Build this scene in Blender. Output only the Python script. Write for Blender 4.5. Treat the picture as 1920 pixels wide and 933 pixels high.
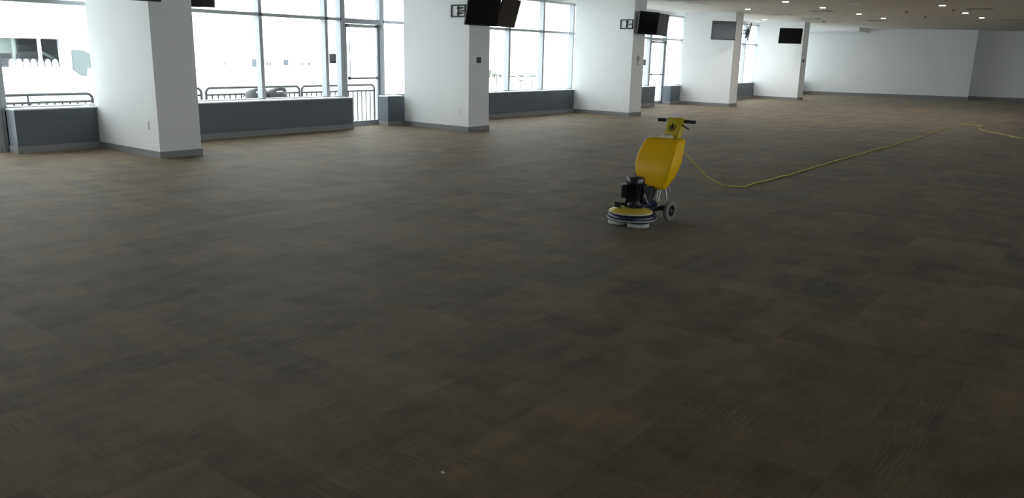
import bpy, bmesh, math, random
from mathutils import Vector, Matrix
random.seed(7)
C = bpy.context.scene
COL = C.collection
for o in list(bpy.data.objects): bpy.data.objects.remove(o)

# ------------------------------------------------------------------ camera
F_PX, PITCH, ROLL, YAW, CAM_H = 1490.0, 0.24077, -0.023325, 0.66232, 1.6
fwd = Vector((math.cos(YAW)*math.cos(PITCH), math.sin(YAW)*math.cos(PITCH), -math.sin(PITCH)))
rt = fwd.cross(Vector((0, 0, 1))).normalized(); dn = fwd.cross(rt)
r2 = math.cos(ROLL)*rt + math.sin(ROLL)*dn; d2 = -math.sin(ROLL)*rt + math.cos(ROLL)*dn
cam = bpy.data.objects.new('camera', bpy.data.cameras.new('camera')); COL.objects.link(cam)
cam.matrix_world = Matrix(((r2.x, -d2.x, -fwd.x, 0), (r2.y, -d2.y, -fwd.y, 0), (r2.z, -d2.z, -fwd.z, CAM_H), (0, 0, 0, 1)))
cam.data.sensor_width = 36; cam.data.lens = F_PX/1920*36; cam.data.clip_end = 2000
C.camera = cam

def at(px, py, Y=None, Z=None, X=None):
    """point of the place seen at photo pixel (px, py) on a plane X=, Y= or Z="""
    d = r2*((px-960)/F_PX) + d2*((py-466.5)/F_PX) + fwd
    t = Y/d.y if Y is not None else X/d.x if X is not None else (Z-CAM_H)/d.z
    return Vector((d.x*t, d.y*t, CAM_H+d.z*t))

# ------------------------------------------------------------------ world, light, exposure
w = bpy.data.worlds.new('overcast_sky'); C.world = w; w.use_nodes = True
nt = w.node_tree; nt.nodes.clear()
out = nt.nodes.new('ShaderNodeOutputWorld'); bg = nt.nodes.new('ShaderNodeBackground')
tc = nt.nodes.new('ShaderNodeTexCoord'); nz = nt.nodes.new('ShaderNodeTexNoise'); nz.inputs['Scale'].default_value = 1.6
rp = nt.nodes.new('ShaderNodeValToRGB')
rp.color_ramp.elements[0].position = .3; rp.color_ramp.elements[0].color = (.90, .95, 1.0, 1)
rp.color_ramp.elements[1].position = .7; rp.color_ramp.elements[1].color = (.97, .99, 1.0, 1)
nt.links.new(tc.outputs['Generated'], nz.inputs['Vector']); nt.links.new(nz.outputs['Fac'], rp.inputs['Fac'])
nt.links.new(rp.outputs['Color'], bg.inputs['Color']); nt.links.new(bg.outputs['Background'], out.inputs['Surface'])
bg.inputs['Strength'].default_value = 4.45
LAMP = 260.0          # emission of the recessed downlights
C.view_settings.view_transform = 'Standard'; C.view_settings.look = 'None'
C.view_settings.exposure = 0.35; C.view_settings.gamma = 1.0; C.view_settings.use_curve_mapping = False

def glass_y(X): return 13.33 if X < 19 else 13.33+(X-19)*.024      # the facade bends slightly
for k in range(6):
    l = bpy.data.lights.new('added_fill_daylight', 'AREA'); l.shape = 'RECTANGLE'; l.size = 5.8; l.size_y = 2.8; l.cycles.is_portal = True
    o = bpy.data.objects.new('added_fill_daylight', l); COL.objects.link(o); o.location = (-2.6+6*k, -16.25, 1.7); o.rotation_euler = (math.radians(90), 0, 0)  # sky portals for the unseen windows added behind the viewer
def portal(xa, xb, za, zb):
    l = bpy.data.lights.new('window_daylight', 'AREA'); l.shape = 'RECTANGLE'; l.size = xb-xa; l.size_y = zb-za
    l.cycles.is_portal = True
    o = bpy.data.objects.new('window_daylight', l); COL.objects.link(o)
    xm = (xa+xb)/2; o.location = (xm, max(glass_y(xa), glass_y(xb))+.12, (za+zb)/2)
    o.rotation_euler = (math.radians(-90), 0, 0)
for a, b in ((-6, 5.9), (5.9, 12.5), (12.5, 19.4), (19.4, 26.4), (26.4, 33.6), (33.6, 40.9)): portal(a, b, 0, 3.1)

# ------------------------------------------------------------------ materials
def principled(name, col, rough=.5, metal=0, spec=.5, noise=0, nscale=20, bump=0, bscale=200):
    m = bpy.data.materials.new(name); m.use_nodes = True; t = m.node_tree; b = t.nodes['Principled BSDF']
    b.inputs['Base Color'].default_value = (*col, 1); b.inputs['Roughness'].default_value = rough
    b.inputs['Metallic'].default_value = metal; b.inputs['Specular IOR Level'].default_value = spec
    co = t.nodes.new('ShaderNodeTexCoord')
    if noise:
        n = t.nodes.new('ShaderNodeTexNoise'); n.inputs['Scale'].default_value = nscale; n.inputs['Detail'].default_value = 5
        r = t.nodes.new('ShaderNodeValToRGB'); r.color_ramp.elements[0].position = .3; r.color_ramp.elements[1].position = .7
        r.color_ramp.elements[0].color = (*[c*(1-noise) for c in col], 1); r.color_ramp.elements[1].color = (*[min(1, c*(1+noise)) for c in col], 1)
        t.links.new(co.outputs['Object'], n.inputs['Vector']); t.links.new(n.outputs['Fac'], r.inputs['Fac']); t.links.new(r.outputs['Color'], b.inputs['Base Color'])
    if bump:
        n = t.nodes.new('ShaderNodeTexNoise'); n.inputs['Scale'].default_value = bscale; bu = t.nodes.new('ShaderNodeBump')
        bu.inputs['Strength'].default_value = bump; bu.inputs['Distance'].default_value = .002
        t.links.new(co.outputs['Object'], n.inputs['Vector']); t.links.new(n.outputs['Fac'], bu.inputs['Height']); t.links.new(bu.outputs['Normal'], b.inputs['Normal'])
    return m
def emissive(name, col, s):
    m = bpy.data.materials.new(name); m.use_nodes = True; t = m.node_tree; b = t.nodes['Principled BSDF']
    b.inputs['Base Color'].default_value = (*col, 1); b.inputs['Emission Color'].default_value = (*col, 1); b.inputs['Emission Strength'].default_value = s
    return m
def glass_mat():
    m = bpy.data.materials.new('window_glass'); m.use_nodes = True; t = m.node_tree; t.nodes.clear()
    o = t.nodes.new('ShaderNodeOutputMaterial'); mx = t.nodes.new('ShaderNodeMixShader'); tr = t.nodes.new('ShaderNodeBsdfTransparent')
    gl = t.nodes.new('ShaderNodeBsdfGlossy'); gl.inputs['Roughness'].default_value = .02; gl.inputs['Color'].default_value = (.9, .95, .95, 1)
    tr.inputs['Color'].default_value = (.92, .945, .945, 1); fr = t.nodes.new('ShaderNodeFresnel'); fr.inputs['IOR'].default_value = 1.25
    geo = t.nodes.new('ShaderNodeNewGeometry'); k = t.nodes.new('ShaderNodeMath'); k.operation = 'SUBTRACT'; k.inputs[0].default_value = 1
    k2 = t.nodes.new('ShaderNodeMath'); k2.operation = 'MULTIPLY'; t.links.new(geo.outputs['Backfacing'], k.inputs[1])
    t.links.new(fr.outputs['Fac'], k2.inputs[0]); t.links.new(k.outputs[0], k2.inputs[1]); t.links.new(k2.outputs[0], mx.inputs['Fac']); t.links.new(tr.outputs['BSDF'], mx.inputs[1]); t.links.new(gl.outputs['BSDF'], mx.inputs[2])
    t.links.new(mx.outputs['Shader'], o.inputs['Surface']); return m
def carpet_mat():
    """half-metre carpet tiles laid in alternating directions, each with its own tone and streaks"""
    m = bpy.data.materials.new('carpet_tiles'); m.use_nodes = True; t = m.node_tree; N = t.nodes.new; L = t.links.new
    b = t.nodes['Principled BSDF']; geo = N('ShaderNodeNewGeometry')
    def vm(op, a, v=None):
        n = N('ShaderNodeVectorMath'); n.operation = op
        L(a, n.inputs[0])
        if v is not None: n.inputs[1].default_value = v
        return n.outputs[0]
    def mt(op, a, c=None, d=None):
        n = N('ShaderNodeMath'); n.operation = op; L(a, n.inputs[0])
        if c is not None:
            if hasattr(c, 'node'): L(c, n.inputs[1])
            else: n.inputs[1].default_value = c
        if d is not None:
            if hasattr(d, 'node'): L(d, n.inputs[2])
            else: n.inputs[2].default_value = d
        return n.outputs[0]
    def noise(vec, scale, detail=3, rough=.6):
        n = N('ShaderNodeTexNoise'); L(vec, n.inputs['Vector']); n.inputs['Scale'].default_value = scale
        n.inputs['Detail'].default_value = detail; n.inputs['Roughness'].default_value = rough; return n.outputs['Fac']
    pos = geo.outputs['Position']
    cell = vm('FLOOR', vm('MULTIPLY', pos, (2, 2, 0)))
    fine = noise(pos, 5.5, 3, .65); mid = noise(vm('MULTIPLY', pos, (1, 2.4, 1)), 2.1, 3, .6)
    wn = N('ShaderNodeTexWhiteNoise'); wn.noise_dimensions = '3D'; L(cell, wn.inputs['Vector'])
    # half-tile bands: each tile splits into blocks of tone
    cell2 = vm('FLOOR', vm('MULTIPLY', pos, (4, 1.33, 0))); wn2 = N('ShaderNodeTexWhiteNoise'); wn2.noise_dimensions = '3D'; L(cell2, wn2.inputs['Vector'])
    cell3 = vm('FLOOR', vm('MULTIPLY', pos, (1.33, 4, 0))); wn3 = N('ShaderNodeTexWhiteNoise'); wn3.noise_dimensions = '3D'; L(cell3, wn3.inputs['Vector'])
    sx = noise(vm('MULTIPLY', pos, (4, 110, 1)), 1, 2, .7); sy = noise(vm('MULTIPLY', pos, (110, 4, 1)), 1, 3, .7)
    bl = noise(pos, 1.1, 4, .6); grain = noise(pos, 260, 2, .7); mott = noise(vm('MULTIPLY', pos, (2.2, 5.5, 1)), 1, 4, .6)
    turn = mt('GREATER_THAN', wn.outputs['Value'], .5)
    mixs = N('ShaderNodeMix'); mixs.data_type = 'FLOAT'; L(turn, mixs.inputs[0]); L(sx, mixs.inputs[2]); L(sy, mixs.inputs[3]); streak = mixs.outputs[0]
    # where streaks show strongly: only in patches
    patch = noise(pos, 2.6, 2, .5); pm = N('ShaderNodeMapRange'); L(patch, pm.inputs[0]); pm.inputs[1].default_value = .5; pm.inputs[2].default_value = .68
    s1 = mt('MULTIPLY', mt('SUBTRACT', streak, .5), mt('MULTIPLY_ADD', pm.outputs[0], 2.2, .3))
    v = mt('ADD', mt('MULTIPLY', mt('SUBTRACT', wn.outputs['Value'], .5), .10), 1.0)
    v = mt('ADD', v, mt('MULTIPLY', mt('SUBTRACT', wn2.outputs['Value'], .5), .34))
    v = mt('ADD', v, mt('MULTIPLY', mt('SUBTRACT', wn3.outputs['Value'], .5), .34))
    v = mt('ADD', v, mt('MULTIPLY', mt('SUBTRACT', bl, .5), .5))
    v = mt('ADD', v, mt('MULTIPLY', mt('SUBTRACT', mott, .5), .7))
    v = mt('ADD', v, s1)
    v = mt('ADD', v, mt('MULTIPLY', mt('SUBTRACT', fine, .5), .75))
    v = mt('ADD', v, mt('MULTIPLY', mt('SUBTRACT', mid, .5), .6))
    v = mt('ADD', v, mt('MULTIPLY', mt('SUBTRACT', grain, .5), 1.1))
    v = mt('ADD', v, mt('MULTIPLY', mt('SUBTRACT', noise(pos, 95, 2, .7), .5), .9))
    v = mt('MAXIMUM', v, .3)
    hue = N('ShaderNodeValToRGB'); hue.color_ramp.elements[0].position = .35; hue.color_ramp.elements[1].position = .65
    hue.color_ramp.elements[0].color = (.144, .105, .058, 1); hue.color_ramp.elements[1].color = (.160, .109, .056, 1)
    L(noise(pos, .8, 3, .6), hue.inputs['Fac'])
    mul = N('ShaderNodeVectorMath'); mul.operation = 'SCALE'; L(hue.outputs['Color'], mul.inputs[0]); L(v, mul.inputs['Scale'])
    L(mul.outputs[0], b.inputs['Base Color']); b.inputs['Roughness'].default_value = .65; b.inputs['Specular IOR Level'].default_value = .15
    b.inputs['Sheen Weight'].default_value = .10; b.inputs['Sheen Roughness'].default_value = .5
    bu = N('ShaderNodeBump'); bu.inputs['Strength'].default_value = .5; bu.inputs['Distance'].default_value = .004
    L(grain, bu.inputs['Height']); L(bu.outputs['Normal'], b.inputs['Normal'])
    return m
M = dict(
    wall=principled('white_wall_paint', (.82, .835, .84), .6, spec=.3, noise=.012, nscale=1.5, bump=.08),
    ceil=principled('acoustic_ceiling', (.84, .82, .77), .9, spec=.1, noise=.04, nscale=2, bump=.3, bscale=120),
    slate=principled('slate_blue_paint', (.105, .125, .150), .45, spec=.45, noise=.03, nscale=2),
    cap=principled('sill_cap_white', (.78, .82, .82), .35),
    base=principled('grey_rubber_baseboard', (.235, .235, .24), .45, spec=.5, noise=.03),
    alu=principled('clear_anodised_aluminium', (.40, .42, .44), .42, metal=.25, noise=.02),
    dalu=principled('dark_aluminium', (.16, .165, .17), .4, metal=.4),
    glass=glass_mat(), carpet=carpet_mat(),
    black=principled('satin_black_plastic', (.012, .012, .013), .38, noise=.1),
    blackmetal=principled('black_powder_coat', (.02, .02, .022), .5, spec=.4),
    screen=principled('tv_glass', (.006, .007, .008), .1, spec=.3),
    yellow=principled('yellow_polyethylene', (.90, .52, .006), .42, spec=.25, noise=.05, nscale=9),
    yellow2=principled('yellow_cast_cover', (.72, .55, .07), .42, noise=.06, nscale=12),
    paleyel=principled('pale_handle_yellow', (.56, .45, .02), .5, noise=.05),
    cream=principled('worn_cream_rim', (.62, .60, .45), .55, noise=.1),
    navy=principled('navy_enamel', (.012, .016, .05), .35, noise=.15),
    motor=principled('gloss_black_motor', (.008, .008, .010), .25, noise=.1),
    pad=principled('white_scrub_pad', (.52, .52, .50), .95, noise=.25, nscale=70, bump=1, bscale=300),
    padbase=principled('black_pad_driver', (.02, .02, .022), .7),
    tyre=principled('grey_rubber_tyre', (.20, .195, .18), .7, noise=.1, nscale=30),
    chrome=principled('chrome', (.75, .75, .75), .18, metal=1),
    strut=principled('zinc_rod', (.62, .62, .58), .4, metal=.3),
    white=principled('white_plastic', (.80, .81, .80), .4),
    ivory=principled('ivory_cap', (.72, .68, .50), .45),
    cord=principled('yellow_cord', (.62, .56, .13), .5, noise=.08, nscale=15),
    greybox=principled('grey_card_reader', (.20, .22, .22), .5),
    darkplate=principled('dark_plate', (.03, .035, .035), .4),
    symbol=principled('symbol_grey', (.10, .11, .12), .5),
    vent=principled('vent_metal', (.46, .46, .44), .5),
    ventdark=principled('vent_gap', (.10, .10, .095), .7),
    vlight=principled('vent_white', (.85, .85, .82), .5),
    lamp=emissive('downlight_lens', (1.0, .95, .86), LAMP),
    conc=principled('pale_concrete', (.55, .56, .56), .8, noise=.06, nscale=1.2),
    facade=principled('white_cladding', (.82, .83, .83), .7, noise=.02),
    rail=principled('grey_guardrail', (.085, .085, .09), .5),
    seatplastic=principled('dark_stadium_seat', (.11, .112, .115), .55),
    wseat=principled('white_stadium_seat', (.42, .43, .45), .5),
    stair=principled('grey_steel', (.18, .19, .20), .6),
    greenpanel=principled('green_grey_panel', (.12, .15, .145), .7),
    greenpanel2=principled('pale_green_panel', (.20, .24, .22), .7),
    leaf=principled('far_tree_leaf', (.14, .17, .12), .8, noise=.3, nscale=1),
    bark=principled('far_tree_bark', (.12, .10, .09), .8),
    fglass=principled('far_window_glass', (.08, .10, .11), .3),
)

# ------------------------------------------------------------------ builders
def link(name, bm, mat, parent=None, smooth=False, loc=None, bevel=0, seg=2):
    me = bpy.data.meshes.new(name); bmesh.ops.recalc_face_normals(bm, faces=bm.faces[:]); bm.to_mesh(me); bm.free()
    o = bpy.data.objects.new(name, me); COL.objects.link(o); me.materials.append(mat)
    if parent is not None: o.parent = parent
    if loc is not None: o.location = loc
    if smooth:
        for p in me.polygons: p.use_smooth = True
        try: me.set_sharp_from_angle(angle=math.radians(40))
        except Exception: pass
    if bevel:
        b = o.modifiers.new('bevel', 'BEVEL'); b.width = bevel; b.segments = seg; b.limit_method = 'ANGLE'
    return o
def box(bm, x0, x1, y0, y1, z0, z1):
    v = [bm.verts.new(p) for p in ((x0, y0, z0), (x1, y0, z0), (x1, y1, z0), (x0, y1, z0), (x0, y0, z1), (x1, y0, z1), (x1, y1, z1), (x0, y1, z1))]
    for f in ((0, 3, 2, 1), (4, 5, 6, 7), (0, 1, 5, 4), (1, 2, 6, 5), (2, 3, 7, 6), (3, 0, 4, 7)): bm.faces.new([v[i] for i in f])
def prism(bm, pts, z0, z1):
    """vertical prism over a plan polygon"""
    a = [bm.verts.new((p[0], p[1], z0)) for p in pts]; b = [bm.verts.new((p[0], p[1], z1)) for p in pts]; n = len(pts)
    bm.faces.new(a[::-1]); bm.faces.new(b)
    for i in range(n): bm.faces.new((a[i], a[(i+1) % n], b[(i+1) % n], b[i]))
def strip(bm, pa, pb, t0, t1, z0, z1):
    """wall strip from plan point pa to pb, offset t0..t1 along its left normal"""
    a = Vector(pa); b = Vector(pb); d = (b-a).normalized(); n = Vector((-d.y, d.x))
    prism(bm, [a+n*t0, b+n*t0, b+n*t1, a+n*t1], z0, z1)
def tube(bm, pts, r, n=10, cap=True, radii=None):
    pts = [Vector(p) for p in pts]; rings = []; up = None
    for i, p in enumerate(pts):
        d = (pts[min(i+1, len(pts)-1)]-pts[max(i-1, 0)]).normalized()
        if up is None: up = d.orthogonal().normalized()
        else:
            up = (up-d*up.dot(d))
            up = up.normalized() if up.length > 1e-6 else d.orthogonal().normalized()
        s = d.cross(up); rr = radii[i] if radii else r
        rings.append([bm.verts.new(p+rr*(math.cos(2*math.pi*k/n)*up+math.sin(2*math.pi*k/n)*s)) for k in range(n)])
    for a, b in zip(rings, rings[1:]):
        for k in range(n): bm.faces.new((a[k], a[(k+1) % n], b[(k+1) % n], b[k]))
    if cap: bm.faces.new(rings[0][::-1]); bm.faces.new(rings[-1])
def lathe(bm, prof, n=40, mat=None):
    """profile of (r, z) revolved about z; mat places it"""
    mat = mat or Matrix.Identity(4); rings = []
    for r, z in prof:
        if r < 1e-5: rings.append([bm.verts.new(mat @ Vector((0, 0, z)))])
        else: rings.append([bm.verts.new(mat @ Vector((r*math.cos(2*math.pi*k/n), r*math.sin(2*math.pi*k/n), z))) for k in range(n)])
    for a, b in zip(rings, rings[1:]):
        if len(a) == 1 and len(b) == 1: continue
        for k in range(n):
            k2 = (k+1) % n
            if len(a) == 1: bm.faces.new((a[0], b[k2], b[k]))
            elif len(b) == 1: bm.faces.new((a[k], a[k2], b[0]))
            else: bm.faces.new((a[k], a[k2], b[k2], b[k]))
def tag(o, label, cat, group=None, kind=None):
    o['label'] = label; o['category'] = cat
    if group: o['group'] = group
    if kind: o['kind'] = kind
    return o
def empty(name, loc, rz=0):
    o = bpy.data.objects.new(name, None); COL.objects.link(o); o.location = loc; o.rotation_euler = (0, 0, rz); o.empty_display_size = .1
    return o
def struct(name, bm, mat, label, cat='wall', **k):
    o = link(name, bm, mat, **k); tag(o, label, cat, kind='structure'); return o
def copy_tree(src, parent=None):
    c = src.copy(); COL.objects.link(c)
    if parent is not None: c.parent = parent
    for ch in [q for q in bpy.data.objects if q.parent == src]: copy_tree(ch, c)
    return c
def B(): return bmesh.new()

# ------------------------------------------------------------------ room shell
CEIL = 3.117
X_L, Y_N = -6.0, -16.0
bm = B(); box(bm, X_L, 47, Y_N, 13.95, -.25, 0); struct('floor', bm, M['carpet'], 'brown and grey carpet tile floor of the empty hall', 'floor')
bm = B(); box(bm, X_L, 47, Y_N, 13.95, CEIL, CEIL+.25); struct('ceiling', bm, M['ceil'], 'grey acoustic ceiling with recessed downlights', 'ceiling')
bm = B(); box(bm, X_L-.2, X_L, Y_N, 13.95, 0, CEIL); struct('wall_left', bm, M['wall'], 'white end wall behind the camera', 'wall')
OW = [(-5.5+6*k, .3+6*k) for k in range(6)]     # unseen windows added behind the viewer to brighten the room-facing column sides
bm = B(); box(bm, X_L-.2, 47.2, Y_N-.2, Y_N, 0, .3); box(bm, X_L-.2, 47.2, Y_N-.2, Y_N, 3.05, CEIL)
for a, b in zip([X_L-.2]+[q[1] for q in OW], [q[0] for q in OW]+[47.2]): box(bm, a, b, Y_N-.2, Y_N, .3, 3.05)
struct('wall_near', bm, M['wall'], 'white long wall opposite the windows', 'wall')
# far wall: projecting bright part, then set back dark part
COR = (42.4, 6.55)
bm = B(); prism(bm, [(40.3, 14.0), COR, (43.2, 6.75), (41.3, 14.1)], 0, CEIL)
struct('wall_far', bm, M['wall'], 'long white far wall beyond the last column, catching window light', 'wall')
bm = B(); prism(bm, [(43.6, 6.9), (46.0, Y_N), (46.3, Y_N), (43.9, 6.9)], 0, CEIL); prism(bm, [(42.75, 6.6), (43.75, 6.85), (43.8, 7.0), (42.7, 6.75)], 0, CEIL)
struct('wall_recess', bm, M['wall'], 'set back white wall in shadow right of the bright far wall', 'wall')
def base_along(name, pts, label, h=.1, t=.012):
    bm = B()
    for a, b in zip(pts, pts[1:]): strip(bm, a, b, 0, t, 0, h)
    return struct(name, bm, M['base'], label, 'baseboard')
base_along('baseboard_far', [COR, (40.3, 14.0)], 'dark rubber baseboard along the far wall', .14)
base_along('baseboard_recess', [(46.0, Y_N), (43.6, 6.9)], 'dark rubber baseboard of the set back wall', .14)
# dropped bulkhead in the far window corner
bm = B(); prism(bm, [(39.2, 13.3), (39.45, 10.9), (41.1, 10.9), (40.4, 13.5)], 2.95, CEIL)
struct('trim_bulkhead', bm, M['wall'], 'low white bulkhead under the ceiling in the far window corner', 'bulkhead')

# white columns before the glazing
CX = [5.919, 12.55, 19.373, 26.392, 33.602]; DY = [.019, -.10, .033, .18, .312]
YC, YB, CW = 11.111, 12.971, .652
col_lab = ['nearest and largest white square column, left in the view', 'second white column from the left, with a dark switch plate on its narrow face',
           'third white column from the left, with round symbols on its narrow face', 'fourth white column from the left, screen fixed beside its edge',
           'farthest white column, in front of the far wall']
for i in range(5):
    x, y0, y1 = CX[i], YC+DY[i], YB+DY[i]+.03
    bm = B(); box(bm, x, x+CW, y0, y1, 0, CEIL); struct('wall_column', bm, M['wall'], col_lab[i], 'column', bevel=.006)
    bm = B(); t = .012
    box(bm, x-t, x+CW+t, y0-t, y0, 0, .1); box(bm, x-t, x, y0, y1, 0, .1); box(bm, x+CW, x+CW+t, y0, y1, 0, .1)
    struct('baseboard_column', bm, M['base'], 'grey rubber baseboard round the %s white column' % ['nearest', 'second', 'third', 'fourth', 'farthest'][i], 'baseboard')

# slate low walls (x0, x1, which ends stand free)
lows = [(4.73, CX[0], 'wide slate low wall at the left edge, between door and nearest column'),
        (CX[0]+CW, 11.13, 'long slate low wall under the railing view, right of the nearest column'),
        (12.12, CX[1], 'short slate low wall between the nearer glass door and second column'),
        (CX[1]+CW, CX[2], 'long slate low wall between the second and third columns'),
        (CX[2]+CW, 24.46, 'slate low wall right of the third column, ending at the far glass door'),
        (25.62, CX[3], 'short slate low wall between the far glass door and fourth column'),
        (CX[3]+CW, CX[4], 'slate low wall between the fourth and farthest columns'),
        (CX[4]+CW, 40.35, 'slate low wall beyond the farthest column')]
SILL = .646
for x0, x1, lab in lows:
    a = (x0, glass_y(x0)-.36); b = (x1, glass_y(x1)-.36)
    bm = B(); strip(bm, a, b, 0, .29, 0, SILL-.02); struct('wall_low', bm, M['slate'], lab, 'low wall')
    bm = B(); strip(bm, a, b, -.004, .295, SILL-.02, SILL); struct('trim_sill', bm, M['cap'], 'pale sill cap on the ' + lab, 'sill')
    bm = B(); strip(bm, a, b, -.012, 0, 0, .1)
    if x0 in (4.73, 12.12, 25.62): box(bm, x0-.012, x0, a[1]-.012, a[1]+.29, 0, .1)
    else: box(bm, x1, x1+.012, b[1]-.012, b[1]+.29, 0, .1)
    struct('baseboard_low', bm, M['base'], 'grey baseboard at the foot of the ' + lab, 'baseboard')

# ------------------------------------------------------------------ curtain wall
Z_T, Z_TOP, FW, FD = 2.21, 3.035, .075, .15
def gp(X): return (X, glass_y(X))
def mullion(bm, X, z0, z1, wd=FW, dp=FD):
    strip(bm, gp(X-wd/2), gp(X+wd/2), 0, dp, z0, z1)
def pane(xa, xb, z0, z1, parent):
    bm = B(); strip(bm, gp(xa), gp(xb), .06, .068, z0, z1); return link('pane', bm, M['glass'], parent)
MUL = [3.6, 4.74, 6.23, 7.72, 9.25, 10.80, 11.22, 12.34, 13.84, 15.33, 16.80, 18.30, 19.79, 21.28, 22.78, 24.05, 24.62, 25.78, 27.27, 28.76, 30.26, 31.75, 33.20, 34.7, 36.2, 37.7, 39.2, 40.7]
def window(n, xs, upper, label):
    e = empty('window_%d' % n, (0, 0, 0)); tag(e, label, 'window', kind='structure')
    bm = B()
    for x in xs: mullion(bm, x, SILL if x not in (xs[0], xs[-1]) else .0, Z_TOP)
    for a, b in zip(xs, xs[1:]):
        strip(bm, gp(a), gp(b), .0, FD, Z_TOP-.055, Z_TOP); strip(bm, gp(a), gp(b), .0, FD, Z_T-.03, Z_T+.03); strip(bm, gp(a), gp(b), -.01, FD, SILL-.05, SILL+.012)
    link('frame', bm, M['alu'], e, bevel=.004)
    bm = B()
    for a, b in zip(xs, xs[1:]): strip(bm, gp(a), gp(b), .0, FD, 0, SILL-.05)
    link('spandrel', bm, M['dalu'], e)
    for a, b in zip(xs, xs[1:]): pane(a+.03, b-.03, SILL+.012, Z_T-.03, e)
    for a, b in zip(xs, xs[1:]): pane(a+.03, b-.03, Z_T+.03, Z_TOP-.055, e)
    return e
window(1, [-6, -4.5, -3, -1.5, 0, 1.2, 2.4, 3.56], None, 'glazing left of the leftmost glass door')
window(2, [4.74, 6.23, 7.72, 9.25, 10.80, 11.2], None, 'tall aluminium glazing on either side of the nearest column, railing outside')
window(3, [12.34, 13.84, 15.33, 16.80, 18.30, 19.79, 21.28, 22.78, 24.05, 24.6], None, 'tall aluminium glazing behind the second and third columns')
window(4, [25.78, 27.27, 28.76, 30.26, 31.75, 33.20, 34.7, 36.2, 37.7, 39.2, 40.7], None, 'far glazing behind the fourth and farthest columns')
bm = B()
for a, b in ((-6, 19), (19, 41)): strip(bm, gp(a), gp(b), -.02, .3, Z_TOP, CEIL)
struct('wall_header', bm, M['wall'], 'thin white header above the window glazing', 'wall')

for k, (xa, xb) in enumerate(OW):  # frames and glass of the added, unseen fill windows
    e = empty('window_%d' % (5+k), (xa, -16, 0)); tag(e, 'unseen window added behind the viewer to brighten the columns', 'window', kind='structure')
    bm = B(); W = xb-xa
    for x in (0, W/3-.03, 2*W/3-.03, W-.06): box(bm, x, x+.06, -.15, -.03, .3, 3.05)
    box(bm, .06, W-.06, -.15, -.03, .3, .36); box(bm, .06, W-.06, -.15, -.03, 2.99, 3.05); link('frame', bm, M['alu'], e)
    bm = B(); box(bm, .06, W-.06, -.09, -.082, .36, 2.99); link('pane', bm, M['glass'], e)
def door(n, xa, xb, label):
    y = glass_y(xa); e = empty('door_%d' % n, (xa, y, 0)); tag(e, label, 'door', kind='structure'); W = xb-xa
    bm = B(); box(bm, 0, .05, 0, FD, 0, Z_TOP); box(bm, W-.05, W, 0, FD, 0, Z_TOP); box(bm, .05, W-.05, 0, FD, Z_T-.07, Z_T+.03); box(bm, .05, W-.05, 0, FD, Z_TOP-.055, Z_TOP)
    link('frame', bm, M['alu'], e, bevel=.004)
    bm = B(); box(bm, .05, W-.05, .06, .068, Z_T+.03, Z_TOP-.055); link('pane', bm, M['glass'], e)
    bm = B(); x0, x1, zt = .055, W-.055, Z_T-.08; s = .05
    box(bm, x0, x0+s, .03, .075, .015, zt); box(bm, x1-s, x1, .03, .075, .015, zt); box(bm, x0+s, x1-s, .03, .075, .015, .11); box(bm, x0+s, x1-s, .03, .075, zt-.06, zt)
    leaf = link('door_leaf', bm, M['alu'], e, bevel=.003)
    bm = B(); box(bm, x0+s, x1-s, .048, .056, .11, zt-.06); link('pane', bm, M['glass'], leaf)
    bm = B(); box(bm, x0+.06, x1-.06, -.05, -.015, 1.0, 1.035); box(bm, x0+.06, x0+.1, -.015, .03, .985, 1.05); box(bm, x1-.1, x1-.06, -.015, .03, .985, 1.05)
    tube(bm, [(x0+.09, -.01, 1.03), (x0+.09, -.01, zt-.03)], .008, 8); link('panic_bar', bm, M['dalu'], leaf)
    bm = B(); box(bm, .09, .74, -.06, .0, Z_T-.15, Z_T-.085); link('door_closer', bm, M['alu'], e, bevel=.008)
    bm = B(); box(bm, .05, .09, -.02, 0, Z_T-.15, Z_T-.08); box(bm, W-.12, W-.05, -.045, .0, Z_T-.16, Z_T-.07); link('closer_arm', bm, M['dalu'], e)
    bm = B(); box(bm, 0, W, -.03, .16, 0, .018); link('threshold', bm, M['alu'], e)
    return e
door(1, 3.6, 4.7, 'glass door cut by the left edge of the view')
door(2, 11.24, 12.3, 'glass door with panic bar between the nearest and second columns')
door(3, 24.64, 25.74, 'glass door with panic bar between the third and fourth columns')

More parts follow.
